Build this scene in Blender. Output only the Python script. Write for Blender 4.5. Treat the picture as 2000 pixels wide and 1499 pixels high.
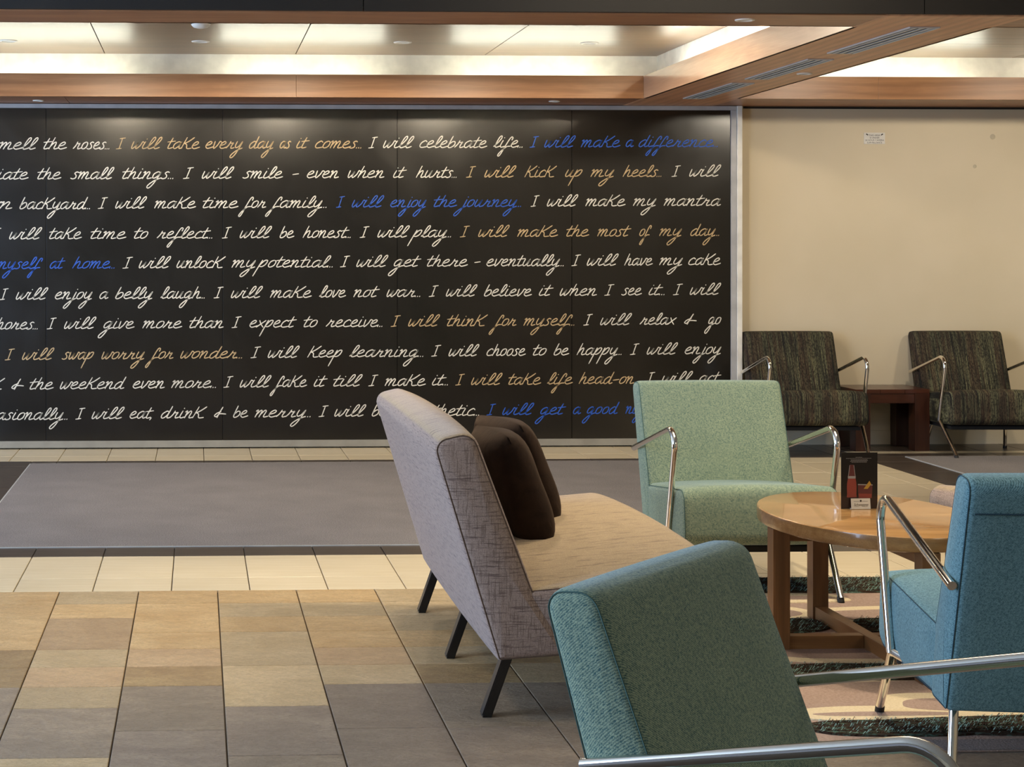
import bpy, bmesh, math, random
from mathutils import Vector, Matrix
random.seed(7)
S = bpy.context.scene
for o in list(bpy.data.objects): bpy.data.objects.remove(o)
COL = S.collection
PI = math.pi

# ------------------------------------------------------------------ camera
FPX, PXV = 3200.0, 509.4
cd = bpy.data.cameras.new('camera'); cam = bpy.data.objects.new('camera', cd); COL.objects.link(cam)
cam.location = (0, 0, 1.4)
cam.rotation_euler = (PI/2, 0, -math.atan(FPX/83000))
cd.sensor_width = 36; cd.lens = FPX/2000*36
cd.shift_x = (1000-PXV)/2000; cd.shift_y = (490-749.5)/2000
cd.clip_end = 60
S.camera = cam
# ------------------------------------------------------------------ world, exposure
S.view_settings.view_transform = 'Standard'; S.view_settings.look = 'None'
S.view_settings.gamma = 1; S.view_settings.use_curve_mapping = False
S.view_settings.exposure = 0.0
W = bpy.data.worlds.new('world'); S.world = W; W.use_nodes = True
bg = W.node_tree.nodes['Background']; bg.inputs[0].default_value = (0.62, 0.74, 1.0, 1); bg.inputs[1].default_value = 0.30

def area(name, loc, size, power, color, rot=(0,0,0), sy=None, spread=None):
    l = bpy.data.lights.new(name, 'AREA'); l.energy = power; l.color = color
    l.size = size
    if sy: l.shape = 'RECTANGLE'; l.size_y = sy
    if spread: l.spread = spread
    o = bpy.data.objects.new(name, l); COL.objects.link(o); o.location = loc; o.rotation_euler = rot
    return o
def spot(name, loc, power, color, angle, target, r=0.05, blend=0.6):
    l = bpy.data.lights.new(name, 'SPOT'); l.energy = power; l.color = color
    l.spot_size = math.radians(angle); l.spot_blend = blend; l.shadow_soft_size = r
    o = bpy.data.objects.new(name, l); COL.objects.link(o); o.location = loc
    o.rotation_euler = (Vector(target)-Vector(loc)).to_track_quat('-Z','Y').to_euler()
    return o
WARM = (1.0, 0.84, 0.62); COOL = (0.52, 0.70, 1.0)
# daylight through the glazed front on the left
area('window_daylight', (-4.3, 3.6, 1.5), 7.0, 640, COOL, (0, -PI/2, 0), 2.4)
area('window_daylight_deep', (-4.3, 9.4, 1.4), 3.4, 210, COOL, (0, -PI/2, 0), 2.4)
# soft warm ceiling light of the lounge in front, then an added fill
area('lounge_ceiling_light', (2.4, 5.8, 3.05), 1.6, 34, WARM, (0,0,0), 1.6)
area('foreground_fill_light', (6.0, 0.3, 3.05), 2.0, 70, WARM, (0,0,0), 2.0)  # added fill, warms the chrome reflections and the walls near the camera
# recessed downlights in the lounge ceiling
for i,(x,y,tx,ty,p,a) in enumerate([(-0.7,6.9,-0.7,6.3,90,62),(0.6,6.6,0.6,6.2,90,60),(2.2,6.25,2.3,6.45,150,85),(3.3,5.6,3.2,5.8,95,80),(-0.4,4.2,-0.4,4.4,45,80),(1.9,4.5,2.1,4.9,48,70)]):
    spot('downlight_beam', (x,y,3.0), p, WARM, a, (tx,ty,0))
for x,y in [(4.6,10.2),(6.3,10.2),(8.0,10.2)]:
    spot('wall_downlight_beam', (x,y-0.9,2.75), 92, (1,.88,.70), 110, (x,11.4,.9), r=.12)
for x in (-0.6,0.7,2.0,3.3):
    spot('far_fill_beam', (x,9.4,2.77), 100, WARM, 172, (x,9.4,0), r=.06, blend=.15)  # added wide spots away from the downlight fittings, brighten floor and fascia

# ------------------------------------------------------------------ node helpers
def lin(r,g,b):
    f = lambda c: (c/255/12.92) if c/255 <= .04045 else ((c/255+.055)/1.055)**2.4
    return (f(r), f(g), f(b), 1)
class NT:
    def __init__(s, name):
        s.m = bpy.data.materials.new(name); s.m.use_nodes = True; s.t = s.m.node_tree
        s.b = s.t.nodes['Principled BSDF']
    def n(s, typ, **kw):
        x = s.t.nodes.new(typ)
        for k,v in kw.items():
            if k.startswith('i_'): x.inputs[k[2:].replace('_',' ')].default_value = v
            else: setattr(x, k, v)
        return x
    def l(s, a, b): s.t.links.new(a, b)
    def setp(s, **kw):
        for k,v in kw.items(): s.b.inputs[k.replace('_',' ')].default_value = v
    def coords(s, scale=(1,1,1), kind='Object', rot=(0,0,0)):
        tc = s.n('ShaderNodeTexCoord'); mp = s.n('ShaderNodeMapping')
        mp.inputs['Scale'].default_value = scale; mp.inputs['Rotation'].default_value = rot
        s.l(tc.outputs[kind], mp.inputs[0]); return mp.outputs[0]
    def noise(s, vec, scale, detail=3, rough=.5, dist=0):
        x = s.n('ShaderNodeTexNoise'); x.inputs['Scale'].default_value = scale; x.inputs['Detail'].default_value = detail
        x.inputs['Roughness'].default_value = rough; x.inputs['Distortion'].default_value = dist
        s.l(vec, x.inputs['Vector']); return x.outputs['Fac']
    def ramp(s, fac, stops, interp='LINEAR'):
        r = s.n('ShaderNodeValToRGB'); r.color_ramp.interpolation = interp
        e = r.color_ramp.elements
        while len(e) < len(stops): e.new(.5)
        for k,(p,c) in enumerate(stops): e[k].position = p; e[k].color = c if len(c)==4 else (*c,1)
        s.l(fac, r.inputs[0]); return r.outputs[0]
    def mix(s, fac, a, b, mode='MIX'):
        x = s.n('ShaderNodeMix', data_type='RGBA', blend_type=mode)
        for sock,v in ((x.inputs[0],fac),(x.inputs[6],a),(x.inputs[7],b)):
            if hasattr(v,'is_output'): s.l(v, sock)
            else: sock.default_value = v
        return x.outputs[2]
    def bump(s, h, strength=.3, dist=.002):
        x = s.n('ShaderNodeBump'); x.inputs['Strength'].default_value = strength; x.inputs['Distance'].default_value = dist
        s.l(h, x.inputs['Height']); s.l(x.outputs[0], s.b.inputs['Normal'])
    def col(s, c): s.l(c, s.b.inputs['Base Color'])

def plain(name, c, rough=.5, metal=0, spec=.5, **kw):
    t = NT(name); v = t.coords()
    n = t.noise(v, 9, 4)
    c2 = tuple(min(1, x*1.12) for x in c[:3])+(1,); c1 = tuple(x*.9 for x in c[:3])+(1,)
    t.col(t.ramp(n, [(.3,c1),(.7,c2)]))
    t.setp(Roughness=rough, Metallic=metal, Specular_IOR_Level=spec)
    for k,x in kw.items(): t.b.inputs[k].default_value = x
    return t.m
def emit(name, c, strength):
    t = NT(name); t.setp(Base_Color=(1,1,1,1)); t.b.inputs['Emission Color'].default_value = c; t.b.inputs['Emission Strength'].default_value = strength
    return t.m
def wood(name, c1, c2, rough=.4, axis='x', scale=1, coat=0, bumpy=.05, crough=.12):
    t = NT(name)
    sc = {'x':(1.2,9,9),'y':(9,1.2,9),'z':(9,9,1.2)}[axis]
    v = t.coords(tuple(a*scale for a in sc))
    big = t.noise(v, 1.1, 4, .55, 1.6)
    w = t.n('ShaderNodeTexWave', wave_type='BANDS', bands_direction={'x':'Z','y':'X','z':'X'}[axis])
    w.inputs['Scale'].default_value = .5; w.inputs['Distortion'].default_value = 7; w.inputs['Detail'].default_value = 3; w.inputs['Detail Scale'].default_value = .8
    t.l(v, w.inputs['Vector'])
    fine = t.noise(t.coords({'x':(3,160,160),'y':(160,3,160),'z':(160,160,3)}[axis]), 1.5, 3)
    base = t.ramp(big, [(.28,c1),(.72,c2)])
    dark = tuple(x*.72 for x in c1[:3])+(1,)
    m = t.mix(t.ramp(w.outputs['Fac'], [(.35,(0,0,0,1)),(1,(.5,.5,.5,1))]), base, dark)
    m = t.mix(t.ramp(fine, [(.35,(.35,.35,.35,1)),(.6,(0,0,0,1))]), m, dark)
    t.col(m); t.setp(Roughness=rough); t.b.inputs['Coat Weight'].default_value = coat; t.b.inputs['Coat Roughness'].default_value = crough
    t.bump(fine, bumpy, .001)
    return t.m

# ------------------------------------------------------------------ mesh helpers
def finish(name, bm, mat, parent=None, smooth=False, ang=None):
    me = bpy.data.meshes.new(name); bmesh.ops.recalc_face_normals(bm, faces=bm.faces); bm.to_mesh(me); bm.free()
    if mat is not None:
        for m in (mat if isinstance(mat,(list,tuple)) else [mat]): me.materials.append(m)
    if smooth:
        for p in me.polygons: p.use_smooth = True
        if ang: me.set_sharp_from_angle(angle=math.radians(ang))
    o = bpy.data.objects.new(name, me); COL.objects.link(o)
    if parent is not None: o.parent = parent
    return o
def add_box(bm, lo, hi, bev=0):
    x0,y0,z0 = lo; x1,y1,z1 = hi
    vs = [bm.verts.new(p) for p in ((x0,y0,z0),(x1,y0,z0),(x1,y1,z0),(x0,y1,z0),(x0,y0,z1),(x1,y0,z1),(x1,y1,z1),(x0,y1,z1))]
    fs = [bm.faces.new([vs[i] for i in q]) for q in ((0,3,2,1),(4,5,6,7),(0,1,5,4),(1,2,6,5),(2,3,7,6),(3,0,4,7))]
    if bev:
        es = list({e for f in fs for e in f.edges}); bmesh.ops.bevel(bm, geom=es, offset=bev, segments=2, affect='EDGES', profile=.7)
def box(name, lo, hi, mat, parent=None, bev=0):
    bm = bmesh.new(); add_box(bm, lo, hi, bev); return finish(name, bm, mat, parent)
def add_bar(bm, a, b, w, d, up=(0,0,1), bev=0):
    a=Vector(a); b=Vector(b); z=(b-a).normalized(); u=Vector(up)
    if abs(z.dot(u))>.97: u=Vector((0,1,0))
    x=u.cross(z).normalized(); y=z.cross(x)
    vs=[bm.verts.new(p+x*sx*w/2+y*sy*d/2) for p in (a,b) for sx,sy in ((-1,-1),(1,-1),(1,1),(-1,1))]
    fs=[bm.faces.new([vs[i] for i in q]) for q in ((0,3,2,1),(4,5,6,7),(0,1,5,4),(1,2,6,5),(2,3,7,6),(3,0,4,7))]
    if bev:
        es=list({e for f in fs for e in f.edges}); bmesh.ops.bevel(bm, geom=es, offset=bev, segments=2, affect='EDGES')
def fillet(pts, rads, seg=8):
    pts=[Vector(p) for p in pts]; out=[pts[0]]
    for i in range(1,len(pts)-1):
        r=rads[i-1]
        if not r: out.append(pts[i]); continue
        a=(pts[i-1]-pts[i]); b=(pts[i+1]-pts[i]); la=a.length; lb=b.length; a.normalize(); b.normalize()
        ang=a.angle(b); t=min(r/math.tan(ang/2), la*.49, lb*.49); r2=t*math.tan(ang/2)
        c=pts[i]+(a+b).normalized()*(r2/math.sin(ang/2)); p0=pts[i]+a*t; p1=pts[i]+b*t
        v0=p0-c; v1=p1-c; th=v0.angle(v1)
        for k in range(seg+1):
            s=k/seg; out.append(c+(v0*math.sin((1-s)*th)+v1*math.sin(s*th))/math.sin(th))
    out.append(pts[-1]); return out
def add_tube(bm, path, r, n=14, cap=True, closed=False):
    path=[Vector(p) for p in path]; rings=[]; L=len(path)
    prev=None
    for i,p in enumerate(path):
        if closed: t=(path[(i+1)%L]-path[i-1]).normalized()
        else: t=((path[min(i+1,L-1)]-path[max(i-1,0)])).normalized()
        if prev is None:
            u=Vector((0,0,1)) if abs(t.z)<.9 else Vector((1,0,0)); x=u.cross(t).normalized()
        else: x=(prev-t*prev.dot(t)).normalized()
        prev=x; y=t.cross(x); rr=r[i] if isinstance(r,(list,tuple)) else r
        rings.append([bm.verts.new(p+(x*math.cos(2*PI*k/n)+y*math.sin(2*PI*k/n))*rr) for k in range(n)])
    for i in range(L if closed else L-1):
        a=rings[i]; b=rings[(i+1)%L]
        for k in range(n): bm.faces.new((a[k],a[(k+1)%n],b[(k+1)%n],b[k]))
    if cap and not closed: bm.faces.new(rings[0][::-1]); bm.faces.new(rings[-1])
def tube(name, path, r, mat, parent=None, n=14, ang=40, **k):
    bm=bmesh.new(); add_tube(bm, path, r, n, **k); return finish(name, bm, mat, parent, True, ang)
def add_lathe(bm, prof, n=32, c=(0,0,0), sx=1, sy=1):
    rings=[]
    for r,z in prof:
        if r<1e-6: rings.append([bm.verts.new((c[0],c[1],c[2]+z))])
        else: rings.append([bm.verts.new((c[0]+sx*r*math.cos(2*PI*k/n), c[1]+sy*r*math.sin(2*PI*k/n), c[2]+z)) for k in range(n)])
    for a,b in zip(rings, rings[1:]):
        for k in range(n):
            k2=(k+1)%n
            if len(a)==1 and len(b)==1: continue
            if len(a)==1: bm.faces.new((a[0],b[k],b[k2]))
            elif len(b)==1: bm.faces.new((a[k],a[k2],b[0]))
            else: bm.faces.new((a[k],a[k2],b[k2],b[k]))
def outline(poly, rads, seg=5):
    """rounded 2-D polygon -> list of (y,z) and outward normals"""
    n=len(poly); P=[Vector((p[0],p[1],0)) for p in poly]; out=[]
    for i in range(n):
        r=rads[i]; a=(P[i-1]-P[i]); b=(P[(i+1)%n]-P[i]); la=a.length; lb=b.length; a.normalize(); b.normalize()
        ang=a.angle(b); t=min(r/math.tan(ang/2), la*.45, lb*.45); r2=t*math.tan(ang/2)
        c=P[i]+(a+b).normalized()*(r2/math.sin(ang/2)); v0=P[i]+a*t-c; v1=P[i]+b*t-c; th=v0.angle(v1)
        for k in range(seg+1):
            s=k/seg; out.append(c+(v0*math.sin((1-s)*th)+v1*math.sin(s*th))/math.sin(th))
    res=[]
    for i in range(len(out)):            # subdivide long straight runs
        res.append(out[i]); d=(out[(i+1)%len(out)]-out[i])
        m=int(d.length/.05)
        for k in range(1,m+1): res.append(out[i]+d*k/(m+1))
    return res
def cushion(name, poly, rads, w, mat, parent, er=.022, crown=.0, crown_mask=None, nx=14, seam=None, seam_mat=None, sidepuff=.006):
    """upholstered block: side profile in (y,z) lofted along x with rounded ends"""
    pts=outline(poly, rads); n=len(pts); area2=sum(pts[i].x*pts[(i+1)%n].y-pts[(i+1)%n].x*pts[i].y for i in range(n))
    sg=1 if area2>0 else -1
    nor=[]
    for i in range(n):
        d=(pts[(i+1)%n]-pts[i-1]).normalized(); nor.append(Vector((d.y,-d.x,0))*sg)
    xs=[]
    for k in range(5):
        a=PI/2*k/4; xs.append((w-er+er*math.cos(a) if False else w-er*(1-math.sin(PI/2-a)), -er*(1-math.cos(PI/2-a)) ))
    # xs from the side plane (k=0) inwards
    sec=[(-x,o) for x,o in xs]
    for k in range(1,nx): sec.append((-(w-er)+2*(w-er)*k/nx, 0))
    sec+=[(x,o) for x,o in reversed(xs)]
    bm=bmesh.new(); rings=[]
    for x,o in sec:
        q=max(0,1-(x/w)**2); ring=[]
        for i in range(n):
            m=crown_mask(pts[i].x,pts[i].y,nor[i]) if crown_mask else 1
            p=pts[i]+nor[i]*(o+crown*(q**.7)*m); ring.append(bm.verts.new((x,p.x,p.y)))
        rings.append(ring)
    for a,b in zip(rings,rings[1:]):
        for i in range(n): bm.faces.new((a[i],a[(i+1)%n],b[(i+1)%n],b[i]))
    c=sum(pts,Vector())/n
    for ring,s in ((rings[0],-1),(rings[-1],1)):
        prev=ring
        for f,pf in ((.75,.5),(.4,.9)):
            nr=[]
            for v in ring:
                p=Vector((v.co.y,v.co.z,0)); p=c+(p-c)*f; nr.append(bm.verts.new((s*(w+sidepuff*pf),p.x,p.y)))
            for i in range(n): bm.faces.new((prev[i],prev[(i+1)%n],nr[(i+1)%n],nr[i]))
            prev=nr
        cv=bm.verts.new((s*(w+sidepuff),c.x,c.y))
        for i in range(n): bm.faces.new((prev[i],prev[(i+1)%n],cv))
    o=finish(name,bm,mat,parent,True,60)
    if seam:
        for s in (-1,1):
            path=[(s*(w-er*.25), (p+m*(-er*.22)).x, (p+m*(-er*.22)).y) for p,m in zip(pts,nor)]
            tube('seam', path, .0015, seam_mat or mat, o, n=5, closed=True)
    return o
def thing(name, label, cat, loc=(0,0,0), rz=0, group=None):
    o=bpy.data.objects.new(name,None); COL.objects.link(o); o.location=loc; o.rotation_euler=(0,0,math.radians(rz)); o.empty_display_size=.1
    o['label']=label; o['category']=cat
    if group: o['group']=group
    return o
def tag(o, label, cat, group=None):
    o['label']=label; o['category']=cat
    if group: o['group']=group
    return o
def struct(o): o['kind']='structure'; return o
def dup(root, loc, rz, label, group=None):
    r=root.copy(); COL.objects.link(r); r.location=loc; r.rotation_euler=(0,0,math.radians(rz)); r['label']=label
    if group: r['group']=group
    for ch in [c for c in bpy.data.objects if c.parent is root]:
        c=ch.copy(); COL.objects.link(c); c.parent=r
        for g in [q for q in bpy.data.objects if q.parent is ch]:
            d=g.copy(); COL.objects.link(d); d.parent=c
    return r

# ------------------------------------------------------------------ materials
M={}
def stone(name, c1, c2, rough=.42):
    t=NT(name); tc=t.n('ShaderNodeTexCoord'); geo=t.n('ShaderNodeNewGeometry')
    oi=t.n('ShaderNodeObjectInfo'); add=t.n('ShaderNodeVectorMath',operation='ADD'); mul=t.n('ShaderNodeVectorMath',operation='SCALE')
    cb=t.n('ShaderNodeCombineXYZ'); t.l(oi.outputs['Random'],cb.inputs[0]); t.l(oi.outputs['Random'],cb.inputs[1]); t.l(cb.outputs[0],mul.inputs[0]); mul.inputs['Scale'].default_value=37
    t.l(tc.outputs['Object'],add.inputs[0]); t.l(mul.outputs[0],add.inputs[1])
    mp=t.n('ShaderNodeMapping'); mp.inputs['Rotation'].default_value=(0,0,.75); mp.inputs['Scale'].default_value=(1,2.0,1); t.l(add.outputs[0],mp.inputs[0]); v=mp.outputs[0]
    a=t.noise(v,3.5,5,.6,.6); b=t.noise(v,60,5,.75,.4); d=t.noise(v,13,6,.65,.5)
    c=t.ramp(a,[(.3,c1),(.7,c2)])
    c=t.mix(t.ramp(b,[(.35,(.55,.55,.55,1)),(.55,(0,0,0,1))]),c,tuple(x*.55 for x in c1[:3])+(1,))
    c=t.mix(t.ramp(d,[(.42,(.28,.28,.28,1)),(.58,(0,0,0,1))]),c,tuple(x*.62 for x in c1[:3])+(1,))
    hs=t.n('ShaderNodeHueSaturation'); mr=t.n('ShaderNodeMapRange'); mr.inputs[3].default_value=.88; mr.inputs[4].default_value=1.12
    t.l(oi.outputs['Random'],mr.inputs[0]); t.l(mr.outputs[0],hs.inputs['Value']); t.l(c,hs.inputs['Color']); t.col(hs.outputs[0])
    t.setp(Roughness=rough)
    ad=t.n('ShaderNodeMath',operation='MULTIPLY_ADD'); t.l(d,ad.inputs[0]); ad.inputs[1].default_value=1.6; t.l(b,ad.inputs[2])
    t.bump(ad.outputs[0],1.0,.007); return t.m
M['stone']=[stone('sandstone_gold',lin(196,160,108),lin(222,192,142)),stone('sandstone_buff',lin(190,165,122),lin(214,190,150)),
            stone('sandstone_grey',lin(142,126,106),lin(172,154,130)),stone('sandstone_rose',lin(186,154,114),lin(208,178,136)),stone('sandstone_mauve',lin(136,120,104),lin(164,148,128)),stone('sandstone_ochre',lin(160,130,88),lin(188,160,112))]
def smooth_tile(name,c1,c2,rough):
    t=NT(name); v=t.coords((1.2,14,1)); n=t.noise(v,2.2,5,.6,.4)
    c=t.ramp(n,[(.3,c1),(.7,c2)]); oi=t.n('ShaderNodeObjectInfo'); hs=t.n('ShaderNodeHueSaturation'); mr=t.n('ShaderNodeMapRange'); mr.inputs[3].default_value=.95; mr.inputs[4].default_value=1.05
    t.l(oi.outputs['Random'],mr.inputs[0]); t.l(mr.outputs[0],hs.inputs['Value']); t.l(c,hs.inputs['Color']); t.col(hs.outputs[0]); t.setp(Roughness=rough)
    t.bump(n,.08,.001); return t.m
M['cream']=smooth_tile('cream_porcelain',lin(214,198,164),lin(228,214,184),.30)
M['dark']=smooth_tile('charcoal_tile',lin(62,54,48),lin(88,77,68),.30)
M['grout']=plain('grout',lin(70,60,48),.9)
t=NT('grey_carpet_mat'); v=t.coords((1,1,1)); n=t.noise(v,210,2,.8); n2=t.noise(v,3,3)
t.col(t.mix(.35,t.ramp(n,[(.35,lin(84,82,84)),(.65,lin(164,159,158))]),t.ramp(n2,[(.3,lin(112,108,108)),(.7,lin(138,133,132))]))); t.setp(Roughness=.95,Specular_IOR_Level=.1)
t.bump(n,.6,.002); M['mat']=t.m
t=NT('painted_wall_beige'); v=t.coords((1,1,1)); n=t.noise(v,60,4,.6); n2=t.noise(v,1.3,3)
t.col(t.ramp(n2,[(.3,lin(214,200,170)),(.7,lin(222,208,180))])); t.setp(Roughness=.55,Specular_IOR_Level=.35); t.bump(n,.06,.002); M['wall']=t.m
M['white']=plain('white_paint',lin(235,232,222),.5)
M['frame']=plain('pale_grey_paint',lin(176,176,176),.45)
M['skirt']=plain('dull_grey_skirting',lin(150,146,134),.5)
M['blackpaint']=plain('black_bulkhead',lin(27,24,22),.5)
t=NT('satin_black_panel'); v=t.coords((1,1,1)); n=t.noise(v,2.2,4,.6,.8); 
t.col(t.ramp(n,[(.3,lin(16,13,10)),(.7,lin(20,17,13))])); t.l(t.ramp(n,[(.3,(.20,)*3+(1,)),(.7,(.27,)*3+(1,))]),t.b.inputs['Roughness']); t.setp(Specular_IOR_Level=.75)
n3=t.noise(t.coords((2.2,.4,.5)),1.4,2); t.bump(n3,.2,.006); M['board']=t.m
M['ink_w']=plain('white_lettering',lin(226,220,204),.6); M['ink_t']=plain('tan_lettering',lin(196,168,124),.6); M['ink_b']=plain('blue_lettering',lin(42,92,190),.6)
M['orange_wood']=wood('cherry_veneer',lin(152,106,70),lin(180,131,88),.38,'x')
M['soffit_wood']=wood('soffit_veneer',lin(150,104,72),lin(180,130,92),.38,'x')
M['beam_wood']=wood('beam_veneer',lin(206,150,108),lin(230,178,134),.4,'y')  # paler copy of the veneer, floor bounce on the underside put into the colour
M['beam_side']=wood('beam_side_veneer',lin(190,150,120),lin(212,174,142),.3,'y',coat=.9,bumpy=.02)  # lightened copy of the veneer, cove glow painted into the beam side
M['ceil_wood']=wood('ceiling_veneer_satin',lin(112,90,68),lin(136,112,88),.38,'x',coat=.5,bumpy=.02,crough=.36)
M['aluminium']=plain('brushed_aluminium',lin(206,206,202),.4,.25)
M['slotblack']=plain('vent_shadow_gap',lin(12,12,12),.8)
t=NT('chrome'); v=t.coords(); n=t.noise(v,40,3); t.setp(Metallic=1.0,Base_Color=lin(232,228,220)); t.l(t.ramp(n,[(.3,(.045,)*3+(1,)),(.7,(.09,)*3+(1,))]),t.b.inputs['Roughness']); M['chrome']=t.m
M['rubber']=plain('black_rubber',lin(24,24,24),.6)
M['underside']=plain('black_webbing',lin(28,28,28),.9)
M['blackwood']=plain('black_stained_leg',lin(22,20,19),.32)
def weave(name, c1, c2, sc=170, sheen=.35, tint=(.6,.8,1,1), rough=.85):
    t=NT(name); v=t.coords((1,1,1),rot=(.3,.2,.78))
    n=t.noise(v,sc,2,.6); n0=t.noise(t.coords((1,1,1)),6,3)
    w=t.n('ShaderNodeTexWave',bands_direction='DIAGONAL'); w.inputs['Scale'].default_value=sc*.6; w.inputs['Distortion'].default_value=5; w.inputs['Detail'].default_value=2; w.inputs['Detail Scale'].default_value=3
    t.l(t.coords(),w.inputs['Vector'])
    f=t.n('ShaderNodeMath',operation='MULTIPLY_ADD'); t.l(w.outputs['Fac'],f.inputs[0]); f.inputs[1].default_value=.34; 
    h=t.n('ShaderNodeMath',operation='MULTIPLY'); t.l(n,h.inputs[0]); h.inputs[1].default_value=.74; t.l(h.outputs[0],f.inputs[2])
    c=t.ramp(f.outputs[0],[(.28,c1),(.72,c2)])
    c=t.mix(t.ramp(n0,[(.35,(.0,)*3+(1,)),(.7,(.12,)*3+(1,))]),c,tuple(x*.8 for x in c1[:3])+(1,))
    t.col(c); t.setp(Roughness=rough,Specular_IOR_Level=.2); t.b.inputs['Sheen Weight'].default_value=sheen; t.b.inputs['Sheen Roughness'].default_value=.4; t.b.inputs['Sheen Tint'].default_value=tint
    t.bump(f.outputs[0],.45,.0015); return t.m
M['teal']=weave('teal_wool',lin(60,94,94),lin(160,174,146))
M['blue']=weave('blue_wool',lin(62,96,102),lin(126,164,170))
M['teal_seam']=plain('teal_seam',lin(70,98,92),.9); M['blue_seam']=plain('blue_seam',lin(44,72,84),.9)
def stripes():
    t=NT('striped_dark_fabric')
    n1=t.noise(t.coords((1,.012,.012)),150,2,.7); n2=t.noise(t.coords((1,.03,.03)),34,2,.6); n3=t.noise(t.coords((1,.35,.35)),160,2,.7); n4=t.noise(t.coords((.35,.2,.2)),22,2)
    c=t.ramp(n1,[(.36,lin(26,25,23)),(.45,lin(60,60,46)),(.53,lin(126,124,92)),(.60,lin(36,34,31))])
    c=t.mix(t.ramp(n2,[(.47,(0,0,0,1)),(.56,(.55,.55,.55,1))]),c,lin(78,56,42))
    c=t.mix(t.ramp(n3,[(.47,(0,0,0,1)),(.60,(.8,.8,.8,1))]),c,lin(22,21,20))
    c=t.mix(t.ramp(n4,[(.45,(0,0,0,1)),(.62,(.45,.45,.45,1))]),c,lin(26,25,24))
    t.col(c); t.setp(Roughness=.8,Specular_IOR_Level=.25); w=t.noise(t.coords((1,1,1)),260,2); t.bump(w,.5,.002); return t.m
M['stripe']=stripes(); M['stripe_seam']=plain('dark_seam',lin(30,30,28),.9)
def linen():
    t=NT('tan_slub_linen'); f=t.noise(t.coords(),300,2)
    tc=t.n('ShaderNodeTexCoord'); sx=t.n('ShaderNodeSeparateXYZ'); t.l(tc.outputs['Normal'],sx.inputs[0])
    ab=t.n('ShaderNodeMath',operation='ABSOLUTE'); t.l(sx.outputs[2],ab.inputs[0]); top=t.ramp(ab.outputs[0],[(.55,(0,0,0,1)),(.75,(1,1,1,1))])
    h=t.noise(t.coords((9,9,170)),1.6,3,.6); v=t.noise(t.coords((170,170,9)),1.6,3,.6); u=t.noise(t.coords((95,6,6)),1.7,3,.6)
    c=t.ramp(f,[(.3,lin(146,126,96)),(.7,lin(180,158,122))])
    cs=t.ramp(f,[(.3,lin(140,120,108)),(.7,lin(172,150,136))])  # greyer tone for upright faces, their shade painted into the cloth
    side=t.mix(t.ramp(h,[(.36,(.75,)*3+(1,)),(.46,(0,0,0,1))]),cs,lin(88,70,64)); side=t.mix(t.ramp(v,[(.38,(.55,)*3+(1,)),(.47,(0,0,0,1))]),side,lin(92,74,62))
    up=t.mix(t.ramp(u,[(.36,(.8,)*3+(1,)),(.43,(0,0,0,1))]),c,lin(96,74,56))
    t.col(t.mix(top,side,up)); t.setp(Roughness=.85,Specular_IOR_Level=.2); t.b.inputs['Sheen Weight'].default_value=.3; t.b.inputs['Sheen Tint'].default_value=(.7,.8,1,1)
    t.bump(h,.25,.0012); return t.m
M['linen']=linen(); M['linen_seam']=plain('linen_seam',lin(92,72,58),.9)
t=NT('dark_brown_velvet'); n=t.noise(t.coords(),14,4,.6,.5); t.col(t.ramp(n,[(.3,lin(30,21,17)),(.7,lin(46,33,26))])); t.setp(Roughness=.9,Specular_IOR_Level=.1); t.b.inputs['Sheen Weight'].default_value=.12; t.b.inputs['Sheen Tint'].default_value=(.8,.6,.45,1); t.bump(n,.3,.01); M['velvet']=t.m
M['oak']=wood('honey_oak',lin(152,112,66),lin(188,146,94),.24,'x',1.6,coat=.4,crough=.06)
M['oak_z']=wood('honey_oak_upright',lin(122,84,50),lin(148,106,66),.4,'z',1.2)
M['oak_y']=wood('honey_oak_rail',lin(140,98,58),lin(168,124,76),.4,'y',1.2)
M['oak_rail']=wood('honey_oak_cross_rail',lin(136,94,54),lin(162,118,72),.4,'x',1.2)
M['walnut']=wood('dark_mahogany',lin(62,32,20),lin(86,46,30),.3,'x',1.0,coat=.2); M['walnut_z']=wood('dark_mahogany_leg',lin(54,28,18),lin(76,40,26),.35,'z')
M['glow']=emit('fluorescent_glow',(.97,.985,.82,1),33.0)

# ------------------------------------------------------------------ room shell
YW=11.67; XL,XR=-4.4,9.5; YF=-2.2
struct(box('floor',(XL,YF,-.12),(XR,YW+.1,-.010),M['grout']))
FL=bpy.data.objects['floor']
struct(box('wall_back',(XL,YW,0),(XR,YW+.12,3.2),M['wall']))
struct(box('wall_right',(XR,YF,0),(XR+.12,YW,3.2),M['wall']))
struct(box('wall_front',(XL,YF-.12,0),(XR,YF,3.2),M['wall']))
# glazed left side: low sill, header and mullions, daylight comes in between them
wl=struct(box('wall_left',(XL-.12,YF,0),(XL,YW,.12),M['white']))
struct(box('trim_1',(XL-.12,YF,2.75),(XL,YW,3.2),M['white']))
for k in range(6): struct(box('trim_%d'%(k+2),(XL-.1,YF+.1+k*2.7,.12),(XL-.02,YF+.18+k*2.7,2.75),M['frame']))
struct(box('baseboard_back',(3.92,YW-.014,0),(XR,YW,.10),M['wall']))
# lounge ceiling in front of the bulkhead
ceil=bpy.data.objects.new('ceiling',None); COL.objects.link(ceil); struct(ceil)
box('lounge_ceiling_slab',(XL,YF,3.1),(XR,7.12,3.2),M['white'],ceil)
box('upper_slab',(XL,7.12,2.83),(XR,YW,2.9),M['white'],ceil)
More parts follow.
